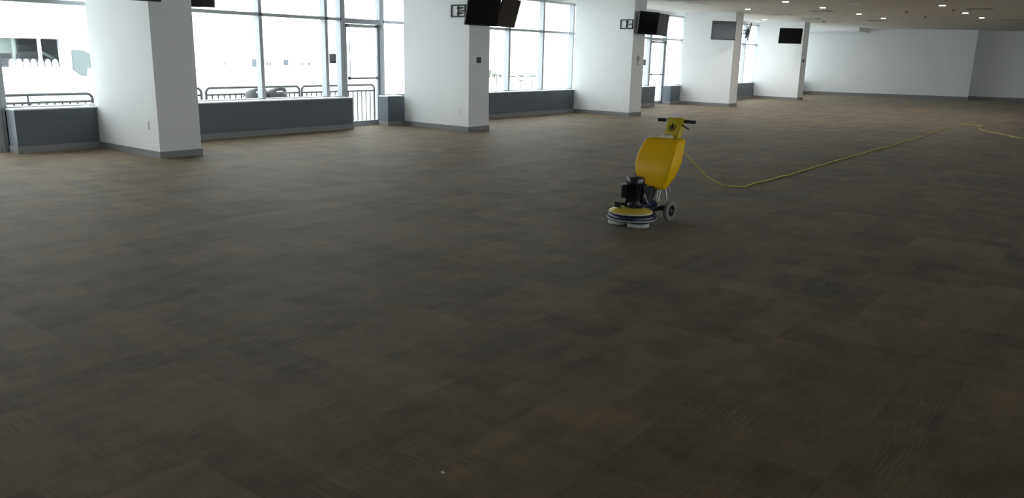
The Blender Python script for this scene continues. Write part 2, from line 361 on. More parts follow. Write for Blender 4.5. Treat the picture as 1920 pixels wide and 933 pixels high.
# ------------------------------------------------------------------ outside
bm = B(); box(bm, -14, 48, 13.5, 16.35, -.7, -.32); tag(link('terrace', bm, M['conc']), 'pale concrete terrace outside the windows', 'terrace', kind='structure')
bm = B(); box(bm, -300, 600, 16.35, 700, -7.3, -7); tag(link('ground', bm, M['conc']), 'bright pale ground beyond the terrace', 'ground', kind='structure')
def guardrail(x0, x1, y, posts, label, top=.745, mid=.60):
    e = empty('guardrail', (x0, y, -.32)); tag(e, label, 'railing', 'grey tube guardrails on the terrace')
    W = x1-x0; r = .1; z1 = top+.32; zm = mid+.32
    arc = [(r*(1-math.cos(a)), 0, z1-r+r*math.sin(a)) for a in [i*math.pi/12 for i in range(7)]]
    bm = B(); tube(bm, [(0, 0, 0)]+arc+[(W-p[0], 0, p[2]) for p in arc[::-1]]+[(W, 0, 0)], .027, 10); link('top_tube', bm, M['rail'], e, smooth=True)
    bm = B(); tube(bm, [(0, 0, zm), (W, 0, zm)], .022, 8); tube(bm, [(0, 0, .1), (W, 0, .1)], .016, 8); link('cross_tube', bm, M['rail'], e, smooth=True)
    for p in posts:
        bm = B(); tube(bm, [(p, 0, 0), (p, 0, z1)], .018, 8); link('post', bm, M['rail'], e, smooth=True)
    n = max(2, int(W/.135))
    for k in range(1, n):
        bm = B(); tube(bm, [(W*k/n, 0, .1), (W*k/n, 0, zm)], .016, 6); link('picket', bm, M['rail'], e)
YR = 15.7
guardrail(5.2, 7.1, YR, [.78], 'guardrail outside the leftmost window, left of the nearest column', top=.69, mid=.55)
guardrail(7.2, 9.35, YR, [1.0], 'guardrail section mostly hidden behind the nearest column')
guardrail(9.46, 11.86, YR, [], 'guardrail with two dark seats before it, outside the long window')
guardrail(11.93, 14.2, YR, [1.1], 'guardrail section behind the nearer glass door')
def stadium_seat(x, y, label):
    e = empty('terrace_chair', (x, y, -.32), math.radians(4)); tag(e, label, 'seat', 'dark seats on the terrace')
    W = .36
    # moulded tub back wrapping forward, with a narrow hand slot near its top
    bm = B(); nx = 24; rows = [(.76, 1), (.84, 1), (.92, 1), (1.0, .99), (1.02, .97), (1.06, .93), (1.085, .86), (1.10, .76)]
    grid = []
    for z, sc in rows:
        grid.append([bm.verts.new(((.255*sc)*math.sin(t), .22-.23*(.82+.18*sc)*math.cos(t), z-.07*(1-math.cos(t))*(z-.76)/.34)) for t in [math.radians(-95+190*i/nx) for i in range(nx+1)]])
    for j in range(len(rows)-1):
        for i in range(nx):
            if j == 3 and 8 <= i < 16: continue
            bm.faces.new((grid[j][i], grid[j][i+1], grid[j+1][i+1], grid[j+1][i]))
    o = link('backrest', bm, M['seatplastic'], e, smooth=True); s = o.modifiers.new('thick', 'SOLIDIFY'); s.thickness = .025
    bm = B(); box(bm, -W/2, W/2, -.02, .40, .74, .78); link('seat', bm, M['seatplastic'], e, bevel=.018)
    for sx in (-1, 1):
        bm = B(); tube(bm, [(sx*.16, .04, .9), (sx*.16, .03, .76), (sx*.17, -.02, 0)], .014, 8); link('leg', bm, M['rail'], e, smooth=True)
        bm = B(); tube(bm, [(sx*.16, .32, .76), (sx*.17, .36, 0)], .014, 8); link('leg', bm, M['rail'], e, smooth=True)
        bm = B(); tube(bm, [(sx*.215, .2, .93), (sx*.215, .28, .93), (sx*.21, .36, .90)], .015, 8); link('armrest', bm, M['seatplastic'], e, smooth=True)
pa = at(491, 165, Y=14.9); pb = at(529, 165, Y=14.9)
stadium_seat(pa.x, 14.9, 'left one of two dark seats in front of the guardrail, outside the long window')
stadium_seat(pb.x, 14.9, 'right one of two dark seats in front of the guardrail, outside the long window')

# grandstand building seen through the leftmost window
def P(px, py, Y): p = at(px, py, Y=Y); return (p.x, p.z)
YF = 60.0
(ox0, oz1), (ox1, oz0) = P(-40, 64, YF), P(119, 126, YF); oz1 = P(60, 64, YF)[1]
e = empty('grandstand_building', (20, YF, -7)); tag(e, 'white grandstand building with a wide dark opening, outside the leftmost window', 'building')
def local(o, root): o.location = Vector(o.location)-Vector(root.location)
bm = B(); box(bm, -10, ox0, YF, YF+.6, -7, 14); box(bm, ox1, 38, YF, YF+.6, -7, 14); box(bm, ox0, ox1, YF, YF+.6, -7, oz0); box(bm, ox0, ox1, YF, YF+.6, oz1, 14)
local(link('facade', bm, M['facade'], e), e)
bm = B(); box(bm, -10, 38, YF+.6, YF+14, -7, oz0-.1); box(bm, -10, 38, YF+.6, YF+14, oz1+.6, 14); box(bm, -10, 38, YF+13, YF+14, -7, 14); local(link('interior_shell', bm, M['stair'], e), e)
bm = B(); box(bm, ox0, ox1+.4, YF-.25, YF-.02, oz1-.28, oz1-.02)
local(link('lintel', bm, M['facade'], e), e)
for px_ in (26, 76):
    p = P(px_, 90, YF); bm = B(); box(bm, p[0]-.09, p[0]+.09, YF+.1, YF+.3, oz0, oz1); local(link('mullion', bm, M['facade'] if px_ == 76 else M['greenpanel2'], e), e)
a0 = P(0, 90, YF+1)[0]; a1 = P(27, 90, YF+1)[0]
bm = B(); box(bm, ox0, a1, YF+.7, YF+.9, oz0+.9, oz1); local(link('side_panel', bm, M['greenpanel2'], e), e)
# seat steps rising inside the opening
bm = B()
for k in range(4): box(bm, ox0, P(100-k*9, 90, YF+2)[0], YF+1.4+k*.7, YF+2.1+k*.7, oz0-.1, oz0+.1+.45*k)
local(link('seat_steps', bm, M['stair'], e), e)
bm = B(); tube(bm, [(*P(70, 94, YF+1.2)[:1], YF+1.2, P(70, 94, YF+1.2)[1]), (P(106, 113, YF+1.2)[0], YF+1.2, P(106, 113, YF+1.2)[1])], .12, 8)
local(link('stair_rail', bm, M['greenpanel'], e), e)
# row of pale seats in front of the opening
seat_proto = None
for k in range(7):
    p = at(22+k*13.5, 112.5, Y=YF-1.5)
    if seat_proto is None:
        seat_proto = empty('stadium_chair', (0, 0, 0)); tag(seat_proto, 'white seat in the far row below the dark grandstand opening', 'seat', 'white seats of the far grandstand row')
        bm = B(); tube(bm, [(-.2, 0, 0), (-.2, 0, .3), (-.14, 0, .42), (0, 0, .47), (.14, 0, .42), (.2, 0, .3), (.2, 0, 0)], .05, 8); box(bm, -.2, .2, -.03, .03, 0, .4)
        link('backrest', bm, M['wseat'], seat_proto, smooth=True)
        bm = B(); box(bm, -.22, .22, -.45, -.03, .0, .06); link('seat', bm, M['wseat'], seat_proto, bevel=.02)
        q = seat_proto
    else: q = copy_tree(seat_proto)
    q.location = (p.x, p.y, oz0-.05); q.scale = (.82, .82, 1.25)
# sloping white stand below it
bm = B()
for k in range(9):
    z = oz0-.05-k*.62; yy = YF-1.0-k*2.2
    box(bm, -10, P(106, 126, yy)[0], yy-2.2, yy, -7, z)
tag(link('grandstand_terracing', bm, M['facade']), 'white stepped seating terraces sloping down from the grandstand building', 'grandstand')
# greenish wing wall right of the opening
WY = YF-3
pts = [P(133, 93, YF-3), (P(151, 94, YF-3)), (P(180, 107, YF-3)), (P(186, 128, YF-3)), (P(160, 127, YF-3)), (P(159, 142, YF-3)), (P(152, 142, YF-3)), (P(136, 131, YF-3))]
bm = B(); va = [bm.verts.new((p[0], YF-3.35, p[1])) for p in pts]; vb = [bm.verts.new((p[0], YF-3.0, p[1])) for p in pts]; n = len(pts)
bm.faces.new(va); bm.faces.new(vb[::-1])
for i in range(n): bm.faces.new((va[i], va[(i+1) % n], vb[(i+1) % n], vb[i]))
tag(link('grandstand_wing', bm, M['greenpanel']), 'green grey angular wing wall right of the dark grandstand opening', 'wall')

# distant pale building with small windows, seen through the long window
YD = 130.0
e = empty('distant_building', (60, YD, -7)); tag(e, 'distant pale long building with a few small dark windows', 'building')
xa = P(350, 100, YD)[0]; xb = P(600, 100, YD)[0]; zt = P(450, 78, YD)[1]; 
bm = B(); box(bm, xa-10, xb, YD, YD+8, -7, zt); local(link('facade', bm, M['facade'], e), e)
for (x0, y0, x1, y1) in ((366, 106, 372, 112), (367, 113, 372, 121), (393, 116, 396, 122), (399, 116.5, 402, 122), (405, 117, 410, 122), (412, 115, 415, 122), (418, 116, 423, 122), (473, 111, 484, 125), (500, 117, 503, 122), (506, 117, 508, 122), (532, 112, 540, 122), (566, 117, 568, 122), (578, 117, 581, 122)):
    a = P(x0, y1, YD); b = P(x1, y0, YD); bm = B(); box(bm, a[0], b[0], YD-.1, YD-.01, a[1], b[1]); local(link('pane', bm, M['fglass'], e), e)

# far trees and light masts on the horizon
def far_tree(px, py0, py1, wpx, Y, label):
    top = at(px, py0, Y=Y); bot = at(px, py1, Y=Y); sc = Y/13.3*abs(top.x/Y)**0 
    wd = (at(px+wpx, py0, Y=Y).x-at(px, py0, Y=Y).x)*.5; h = (top.z-bot.z)
    e = empty('distant_tree', (top.x, Y, -7)); tag(e, label, 'tree', 'trees on the far horizon'); rnd = random.Random(px)
    bm = B()
    for k in range(9):
        m = Matrix.Translation((rnd.uniform(-.6, .6)*wd, rnd.uniform(-.3, .3)*wd, bot.z+7+h*rnd.uniform(.25, .7))) @ Matrix.Diagonal((wd*rnd.uniform(.35, .6), wd*rnd.uniform(.35, .6), h*rnd.uniform(.25, .4), 1))
        bmesh.ops.create_icosphere(bm, subdivisions=2, radius=1, matrix=m)
    for v in bm.verts: v.co += Vector((rnd.uniform(-1, 1), rnd.uniform(-1, 1), rnd.uniform(-1, 1)))*h*.05
    link('crown', bm, M['leaf'], e)
    bm = B(); tube(bm, [(0, 0, 0), (0, 0, bot.z+7+h*.4)], .4, 8); link('trunk', bm, M['bark'], e)
for i, (px, a, b, wp) in enumerate([(918, 130, 142, 7), (927, 137, 143, 6), (938, 139, 144, 6), (962, 141, 144.5, 8), (977, 139.5, 144, 8), (991, 142, 145.5, 8), (1003, 140, 146, 5)]):
    far_tree(px, a, b, wp, 190, 'small far tree, %s, past the second column' % ['nearest the column edge', 'second from the column edge', 'third from the column edge', 'left in the wide middle pane', 'tallest in the wide middle pane', 'right in the wide middle pane', 'just left of the right mullion'][i])
for i, (px, a, b) in enumerate([(931.5, 139, 157), (998, 141, 168), (977, 150, 168)]):
    p = at(px, a, Y=70); q = at(px, b, Y=70); bm = B(); tube(bm, [(0, 0, 0), (0, 0, p.z+7)], .06, 8); box(bm, -.35, .35, -.08, .08, p.z+6.8, p.z+7)
    tag(link('light_mast', bm, M['rail'], loc=(p.x, 70, -7)), 'thin far mast outside, %s' % ['in the narrow pane beside the second column', 'right in the wide middle pane', 'left in the wide middle pane'][i], 'mast')

# ------------------------------------------------------------------ wall-mounted screens
def tv(name_label, a, b, z0, tilt, arm_from, mount=None, h=.60, wall_dir=None):
    """a, b: plan points of the lower edge, left and right as seen from the front; tilt in degrees, forward"""
    a = Vector(a); b = Vector(b); d = (b-a); W = d.length; ang = math.atan2(d.y, d.x)
    e = empty('wall_screen', ((a.x+b.x)/2, (a.y+b.y)/2, z0), ang); tag(e, name_label, 'screen', 'flat screens on wall arms')
    T = Matrix.Rotation(math.radians(tilt), 4, 'X')       # front is local -Y
    def tl(bm): bmesh.ops.transform(bm, matrix=T, verts=bm.verts)
    bm = B(); box(bm, -W/2, W/2, 0, .035, 0, h); tl(bm); link('casing', bm, M['black'], e, bevel=.006)
    bm = B(); box(bm, -W/2+.018, W/2-.018, -.003, .001, .028, h-.018); tl(bm); link('display', bm, M['screen'], e)
    bm = B(); box(bm, -W*.28, W*.28, .035, .06, h*.18, h*.7); tl(bm); link('back_cover', bm, M['black'], e, bevel=.01)
    bm = B(); box(bm, -.22, -.18, .06, .08, h*.15, h*.85); box(bm, .18, .22, .06, .08, h*.15, h*.85); box(bm, -.22, .22, .08, .095, h*.45, h*.55); tl(bm); link('mounting_rail', bm, M['blackmetal'], e)
    if arm_from is not None:
        inv = Matrix.Rotation(-ang, 4, 'Z') @ Matrix.Translation(-Vector(e.location))
        p0 = inv @ Vector(arm_from[0]); n = inv.to_3x3() @ Vector(arm_from[1]); hub = T @ Vector((0, .11, h*.5))
        el = p0*.45+hub*.55 + n*.06
        bm = B()
        for dz in (-.05, .05):
            o = Vector((0, 0, dz)); tube(bm, [p0+o, p0+n*.05+o, el+o, hub+o], .013, 8)
        tube(bm, [el-Vector((0, 0, .075)), el+Vector((0, 0, .075))], .018, 10); tube(bm, [hub-Vector((0, 0, .08)), hub+Vector((0, 0, .08))], .018, 10)
        link('arm', bm, M['blackmetal'], e)
        # open wall plate: two rails and cross pieces, flat on the column
        t = Vector((-n.y, n.x, 0)).normalized(); up = Vector((0, 0, 1)); bm = B(); pl = arm_from[2]
        def bar(c, hu, hv, th=.02):
            vs = [bm.verts.new(c+t*su*hu+up*sv*hv+n*k) for k in (0, th) for su, sv in ((-1, -1), (1, -1), (1, 1), (-1, 1))]
            for f in ((0, 3, 2, 1), (4, 5, 6, 7), (0, 1, 5, 4), (1, 2, 6, 5), (2, 3, 7, 6), (3, 0, 4, 7)): bm.faces.new([vs[i] for i in f])
        for s in (-1, 1): bar(p0+up*s*.11, pl, .014)
        for s in (-.92, 0, .92): bar(p0+t*s*pl, .012, .11, .022)
        bar(p0+t*pl*.5, pl*.34, .012, .03)
        link('wall_plate', bm, M['blackmetal'], e)
    return e
yc = [YC+d for d in DY]
tv('screen cut by the top edge, left of the nearest column edge', (4.94, 10.9), (5.99, 10.9), 2.18, 8, ((CX[0]-.001, 11.35, 2.45), (-1, 0, 0), .2))
# beyond the nearest column
a = at(340, 12.5, Z=2.13); b = at(399, 15.5, Z=2.18)
tv('dark screen at the top edge beside the right side of the nearest column', (7.32, 11.72), (6.72, 12.40), 2.195, 4, ((CX[0]+CW+.001, 11.75, 2.48), (1, 0, 0), .12))
tv('large black screen tilted over the front edge of the second column', (12.24, 10.86), (13.26, 10.87), 2.135, 11, ((CX[1]-.001, 11.31, 2.42), (-1, 0, 0), .2))
tv('black screen beyond the second column, in front of the window', (13.42, 11.02), (14.34, 11.26), 2.15, 15, ((CX[1]+CW+.001, 11.6, 2.42), (1, 0, 0), .15))
tv('glossy grey screen in front of the third column edge', (19.32, 11.0), (20.24, 10.92), 2.185, 6, ((CX[2]-.001, 11.36, 2.44), (-1, 0, 0), .2))
tv('dark screen beyond the third column, overlapping the glossy grey one', (20.42, 11.02), (21.4, 11.22), 2.185, 6, ((CX[2]+CW+.001, 11.7, 2.44), (1, 0, 0), .15))
tv('screen beside the fourth column edge, reflecting the room', (25.30, 11.62), (26.06, 11.12), 2.2, 1, ((CX[3]-.001, 11.9, 2.46), (-1, 0, 0), .12))
tv('screen seen edge-on in the window right of the fourth column', (27.55, 11.28), (28.45, 11.72), 2.22, 9, ((CX[3]+CW+.001, 12.1, 2.5), (1, 0, 0), .15))
tv('black screen on the farthest column, before the far wall', (32.4, 12.0), (32.9, 11.25), 2.24, 7, ((CX[4]-.001, 11.75, 2.5), (-1, 0, 0), .12))

# ------------------------------------------------------------------ small wall items
def wallplate(name, X, y, z, label, cat, mat, w_=.075, h_=.12, inner=None):
    e = empty(name, (X, y, z)); tag(e, label, cat)
    bm = B(); box(bm, -.008, 0, -w_/2, w_/2, -h_/2, h_/2); link('cover_plate', bm, mat, e, bevel=.003)
    for s in (-1, 1):
        bm = B(); box(bm, -.011, -.006, -.016, .016, s*.026-.014, s*.026+.014); link('socket', bm, M['white'], e, bevel=.003)
for i, (yy, zz) in enumerate([(11.43, .46), (11.27, .41), (11.37, .42), (11.52, .44)]):
    wallplate('power_outlet', CX[i], yy, zz, 'white outlet plate low on the wide face of the %s column' % ['nearest', 'second', 'third', 'fourth'][i], 'outlet', M['white'], w_=.09 if i else .07)
# dark plate on the second column
e = empty('switch_plate', (12.85, yc[1], 1.455)); tag(e, 'small dark square plate on the narrow face of the second column', 'switch')
bm = B(); box(bm, -.07, .07, -.014, 0, -.055, .055); link('cover_plate', bm, M['darkplate'], e, bevel=.004)
for k in (-1, 0, 1):
    bm = B(); box(bm, k*.04-.013, k*.04+.013, -.018, -.012, -.03, .03); link('rocker', bm, M['symbol'], e, bevel=.002)
# round symbols sign on the third column: two rings and two short strokes
e = empty('wall_symbols', (19.70, yc[2], 1.5)); tag(e, 'thin dark ring symbols stacked on the narrow face of the third column', 'sign')
def ring(cx_, cz, r, name='ring'):
    bm = B(); tube(bm, [(cx_+r*math.cos(a), -.004, cz+r*math.sin(a)) for a in [i*math.pi/10 for i in range(21)]], .008, 6, cap=False); link(name, bm, M['symbol'], e)
ring(.01, .07, .05); ring(.0, -.0, .042)
for dx in (-.02, .025):
    bm = B(); box(bm, dx-.006, dx+.006, -.008, 0, -.12, -.07); link('stroke', bm, M['symbol'], e)
bm = B(); tube(bm, [(-.045, -.004, .1), (.0, -.004, .06), (-.02, -.004, .03)], .006, 6); link('stroke', bm, M['symbol'], e)
# sensor on the farthest column
e = empty('thermostat', (33.86, yc[4], 1.58)); tag(e, 'tiny dark box on the narrow face of the farthest column', 'thermostat')
bm = B(); box(bm, -.045, .045, -.035, 0, -.065, .065); link('casing', bm, M['darkplate'], e, bevel=.006); bm = B(); box(bm, -.028, .028, -.038, -.034, .0, .045); link('display', bm, M['symbol'], e)
# card readers on the door side panes
for X, lab in ((10.92, 'grey card reader on the mullion left of the nearer glass door'), (24.17, 'grey card reader on the mullion left of the far glass door')):
    e = empty('card_reader', (X, glass_y(X)-.005, 1.42)); tag(e, lab, 'card reader')
    bm = B(); box(bm, -.085, .075, -.045, 0, -.095, .095); link('casing', bm, M['greybox'], e, bevel=.01)
    bm = B(); box(bm, -.07, .06, -.05, -.04, -.088, -.055); link('base_strip', bm, M['darkplate'], e, bevel=.003)

# ------------------------------------------------------------------ ceiling fittings
def downlight(x, y, label):
    e = empty('downlight', (x, y, CEIL)); tag(e, label, 'ceiling light', 'round recessed downlights')
    bm = B(); lathe(bm, [(.075, -.001), (.098, -.001), (.100, -.006), (.094, -.011), (.077, -.009), (.073, -.001)], 28); link('trim_ring', bm, M['white'], e, smooth=True)
    bm = B(); lathe(bm, [(0, -.007), (.075, -.007), (.075, -.002), (0, -.002)], 28); link('lens', bm, M['lamp'], e)
    return e
dl = [((1473, 3), 'lit downlight at the top edge, leftmost of the nearest row'), ((1543, 14), 'lit downlight below and right of the one at the top edge'), ((1402, 17), 'lit downlight above the edge of the fourth column'),
      ((1433.6, 36.4), 'small lit downlight between the fourth and farthest columns'), ((1611, 26), 'lit downlight above the left half of the far wall'), ((1656.6, 34), 'lit downlight just above the top of the far wall'),
      ((1810, 24), 'bright downlight above the far wall corner'), ((1841, 33), 'bright downlight just right of the far wall corner'), ((1767, 10), 'dim downlight nearer than the far wall corner')]
for p, lab in dl:
    q = at(*p, Z=CEIL); downlight(q.x, q.y, lab)
def slot_vent(px, py, label, mat='vent', L=.62, Wd=.3):
    q = at(px, py, Z=CEIL); e = empty('ceiling_vent', (q.x, q.y, CEIL), math.radians(0)); tag(e, label, 'ceiling vent', 'square ceiling vents')
    s = L/2; bm = B()
    box(bm, -s, s, -s, -s+.04, -.012, 0); box(bm, -s, s, s-.04, s, -.012, 0); box(bm, -s, -s+.04, -s+.04, s-.04, -.012, 0); box(bm, s-.04, s, -s+.04, s-.04, -.012, 0)
    link('frame', bm, M['vlight' if mat == 'vlight' else 'vent'], e)
    bm = B(); box(bm, -s+.04, s-.04, -s+.04, s-.04, -.003, 0); link('backing', bm, M['ventdark' if mat != 'vlight' else 'vent'], e)
    bm = B(); box(bm, -s+.11, s-.11, -s+.11, s-.11, -.02, -.01); link('baffle', bm, M['vlight' if mat == 'vlight' else 'vent'], e)
for px, py, lab, mt_ in [(1605, 7, 'pale ceiling vent at the top edge, above the left part of the far wall', 'vlight'), (1540, 20.5, 'grey ceiling vent just below the second lit downlight', 'vent'), (1837, 16, 'grey ceiling vent at the top, above the far wall corner', 'vent'),
                        (1896, 36.5, 'grey ceiling vent near the right edge', 'vent'), (1522, 35, 'grey ceiling vent above the farthest column', 'vent'), (1644, 38.5, 'grey ceiling vent beside the downlight over the far wall', 'vent'),
                        (1307.6, 6.5, 'pale ceiling vent right of the third column top', 'vlight'), (1470, 28, 'pale ceiling vent left of the farthest column', 'vlight'), (1272, 2.5, 'pale ceiling vent at the top edge beside the third column', 'vlight')]:
    slot_vent(px, py, lab, mt_)
for px, py, lab in [(1700, 21.5, 'small sprinkler head above the middle of the far wall'), (1735, 31, 'small sprinkler head above the right part of the far wall'), (1788, 18, 'small sprinkler head left of the bright corner downlight'), (1545, 39, 'small sprinkler head just right of the farthest column top')]:
    q = at(px, py, Z=CEIL); e = empty('sprinkler_head', (q.x, q.y, CEIL)); tag(e, lab, 'sprinkler', 'sprinkler heads')
    bm = B(); lathe(bm, [(0, 0), (.05, 0), (.05, -.008), (.02, -.012), (.014, -.05), (0, -.05)], 16); link('escutcheon', bm, M['ventdark'], e)
    bm = B(); lathe(bm, [(0, -.062), (.035, -.065), (.035, -.07), (0, -.07)], 12); box(bm, -.016, -.010, -.004, .004, -.065, -.03); box(bm, .010, .016, -.004, .004, -.065, -.03); link('deflector', bm, M['ventdark'], e)

# ------------------------------------------------------------------ the carpet cleaning machine
HX, HY = 6.758, 3.786
R0 = empty('floor_machine', (HX, HY, 0), math.radians(177.4))
tag(R0, 'yellow and black rotary floor cleaning machine standing alone on the carpet', 'floor machine')
# local axes: +x towards the brush head's front, +y towards the camera side, z up
for k, ang in enumerate((62, -58, 182)):
    a = math.radians(ang); T = Matrix.Translation((.125*math.cos(a), .125*math.sin(a), 0))
    bm = B(); lathe(bm, [(0, .001), (.088, .001), (.104, .006), (.109, .016), (.104, .026), (.107, .032), (.100, .040), (0, .042)], 36, T)
    for v in bm.verts:
        if v.co.z < .038: v.co += Vector((random.uniform(-1, 1), random.uniform(-1, 1), random.uniform(-.4, .4)))*.0025
    for v in bm.verts: v.co.z = max(v.co.z, .001)
    pd = link('pad', bm, M['pad'], R0, smooth=True)
    bm = B(); lathe(bm, [(0, .040), (.085, .040), (.085, .058), (0, .058)], 30, T); link('pad_driver', bm, M['padbase'], pd, smooth=True)
bm = B(); lathe(bm, [(0, .055), (.215, .055), (.232, .062), (.236, .070), (.236, .104), (.230, .112), (.0, .112)], 60); link('brush_deck', bm, M['navy'], R0, smooth=True)
bm = B(); lathe(bm, [(.236, .064), (.240, .066), (.240, .072), (.236, .074)], 60); link('deck_band', bm, M['strut'], R0, smooth=True)
bm = B(); lathe(bm, [(0, .112), (.212, .112), (.214, .124), (0, .124)], 60); link('deck_gasket', bm, M['black'], R0, smooth=True)
OFF = Matrix.Translation((.015, -.01, 0))
bm = B(); lathe(bm, [(0, .124), (.214, .124), (.216, .131), (.212, .137), (.200, .139), (0, .139)], 60, OFF); link('cover_rim', bm, M['cream'], R0, smooth=True)
bm = B(); lathe(bm, [(.206, .138), (.195, .146), (.15, .160), (.10, .170), (.085, .176), (0, .176)], 60, OFF); link('deck_cover', bm, M['yellow2'], R0, smooth=True)
# motor with cooling ribs
MT = Matrix.Translation((-.01, .01, 0))
bm = B(); lathe(bm, [(0, .168), (.088, .168), (.092, .18), (.080, .20), (.077, .24), (.077, .395), (.084, .405), (.090, .41), (.090, .452), (.085, .466), (.06, .471), (0, .471)], 44, MT); mo = link('motor', bm, M['motor'], R0, smooth=True)
bm = B()
for k in range(22):
    a = 2*math.pi*k/22; T = MT @ Matrix.Rotation(a, 4, 'Z')
    v0 = len(bm.verts); box(bm, .074, .086, -.0025, .0025, .215, .395); bm.verts.ensure_lookup_table()
    for v in bm.verts[v0:]: v.co = T @ v.co
link('cooling_ribs', bm, M['motor'], mo)
bm = B(); lathe(bm, [(.0, .471), (.055, .471), (.055, .475), (0, .476)], 30, MT); link('fan_cap', bm, M['black'], mo, smooth=True)
lf = Vector((.62, -.78, 0)); sd = Vector((.78, .62, 0))
def obox(bm, c, u, v, hu, hv, z0, z1):
    ps = [c-u*hu-v*hv, c+u*hu-v*hv, c+u*hu+v*hv, c-u*hu+v*hv]; prism(bm, [(p.x, p.y) for p in ps], z0, z1)
bm = B(); obox(bm, Vector((-.01, .01, 0))+lf*.103, lf, sd, .030, .042, .262, .396); link('capacitor_box', bm, M['motor'], R0, bevel=.008)
bm = B(); obox(bm, Vector((-.01, .01, 0))+Vector((-.78, .62, 0))*.098, Vector((-.78, .62, 0)), sd, .02, .025, .31, .40); link('terminal_box', bm, M['motor'], R0, bevel=.005)
bm = B(); c = lf*.135+Vector((-.01, .01, 0)); tube(bm, [(c.x*.4, c.y*.4, .20), (c.x, c.y, .195)], .016, 10); obox(bm, lf*.15, lf, sd, .026, .022, .168, .222); link('lock_knob', bm, M['black'], R0, bevel=.004)
for dx, dy in ((.09, .07), (.13, -.06)):
    bm = B(); tube(bm, [(dx, dy, .15), (dx, dy, .185)], .006, 8); lathe(bm, [(0, .180), (.012, .180), (.012, .19), (0, .19)], 10, Matrix.Translation((dx, dy, 0))); link('bolt', bm, M['black'], R0)
# rear chassis from the head to the axle
bm = B(); tube(bm, [(-.06, .02, .150), (-.16, .01, .155), (-.25, 0, .160), (-.34, 0, .160), (-.42, 0, .115)], .05, 14, radii=[.045, .042, .050, .058, .045]); link('gear_housing', bm, M['navy'], R0, smooth=True)
bm = B(); prism(bm, [(-.10, -.08), (-.10, .08), (-.44, .10), (-.44, -.10)], .10, .15); link('chassis_plate', bm, M['black'], R0, bevel=.01)
bm = B(); tube(bm, [(-.42, -.18, .1035), (-.42, .18, .1035)], .012, 12); link('axle', bm, M['blackmetal'], R0, smooth=True)
for s in (1, -1):
    T = Matrix.Translation((-.42, s*.175, .1035)) @ Matrix.Rotation(math.radians(-90*s), 4, 'X')
    bm = B(); lathe(bm, [(.060, -.022), (.090, -.024), (.099, -.018), (.103, -.007), (.103, .007), (.099, .018), (.090, .024), (.060, .022), (.058, .0), (.060, -.022)], 44, T); wh = link('wheel', bm, M['tyre'], R0, smooth=True)
    bm = B(); lathe(bm, [(0, -.012), (.060, -.012), (.060, .010), (.046, .006), (.022, .012), (0, .012)], 36, T); link('hub', bm, M['motor'], wh, smooth=True)
    bm = B(); lathe(bm, [(0, .030), (.012, .028), (.016, .020), (.016, .010), (0, .010)], 20, T); link('hub_cap', bm, M['chrome'], wh, smooth=True)
# spine
def sp(z): return -.36-(z-.14)*.395
bm = B(); tube(bm, [(-.30, .0, .17), (-.40, 0, .30), (-.50, 0, .42), (-.72, 0, .93)], .022, 12); link('handle_pole', bm, M['blackmetal'], R0, smooth=True)
bm = B(); prism(bm, [(-.27, -.032), (-.21, -.032), (-.21, .032), (-.27, .032)], .16, .345)
for v in bm.verts: v.co.x -= (v.co.z-.16)*.45; v.co.y += (v.co.z-.19)*.0
link('tank_bracket', bm, M['blackmetal'], R0, bevel=.008)
for pts in (((-.40, .05, .345), (-.33, .06, .20)), ((-.41, .07, .345), (-.345, .08, .20)), ((-.43, .10, .345), (-.44, .13, .17)), ((-.44, -.09, .345), (-.45, -.13, .12)), ((-.46, .13, .345), (-.47, .13, .29)), ((-.06, .09, .30), (-.10, .09, .24), (-.20, .05, .19))):
    bm = B(); tube(bm, pts, .0065, 8); link('strut_rod', bm, M['strut'], R0, smooth=True)
# solution tank: loft of rounded rectangles leaning back
levels = [(.332, -.385, -.440, .095), (.338, -.372, -.455, .115), (.352, -.362, -.470, .128), (.40, -.350, -.490, .158), (.46, -.343, -.515, .188), (.53, -.345, -.545, .208), (.60, -.368, -.575, .212), (.66, -.397, -.602, .208), (.72, -.432, -.632, .200), (.765, -.466, -.655, .190), (.792, -.492, -.668, .182), (.806, -.515, -.668, .170), (.812, -.54, -.655, .15)]
bm = B(); rings = []
for z, xf, xb, hw in levels:
    xf += .03; xb += .03; z = z-.022*max(0, min(1, (.5-z)/.15))
    rr = min(.026, (xf-xb)*.42); ring_ = []
    for cx_, cy_, a0 in ((xf-rr, hw-rr, 0), (xb+rr, hw-rr, 90), (xb+rr, -hw+rr, 180), (xf-rr, -hw+rr, 270)):
        for k in range(7):
            a = math.radians(a0+k*15); ring_.append(bm.verts.new((cx_+rr*math.cos(a), cy_+rr*math.sin(a), z-(cx_+.5)*.0)))
    rings.append(ring_)
for r_a, r_b in zip(rings, rings[1:]):
    n = len(r_a)
    for k in range(n): bm.faces.new((r_a[k], r_a[(k+1) % n], r_b[(k+1) % n], r_b[k]))
bm.faces.new(rings[0][::-1]); bm.faces.new(rings[-1])
tank = link('solution_tank', bm, M['yellow'], R0, smooth=True)
TC = Matrix.Translation((-.575, -.0, .0))
bm = B(); lathe(bm, [(0, .812), (.056, .812), (.058, .822), (.050, .836), (.030, .846), (0, .848)], 30, TC @ Matrix.Diagonal((1, 1.1, 1, 1))); link('filler_cap', bm, M['ivory'], tank, smooth=True)
bm = B(); lathe(bm, [(0, .802), (.028, .802), (.026, .816), (0, .820)], 20, Matrix.Translation((-.52, -.13, 0))); link('tank_plug', bm, M['ivory'], tank, smooth=True)
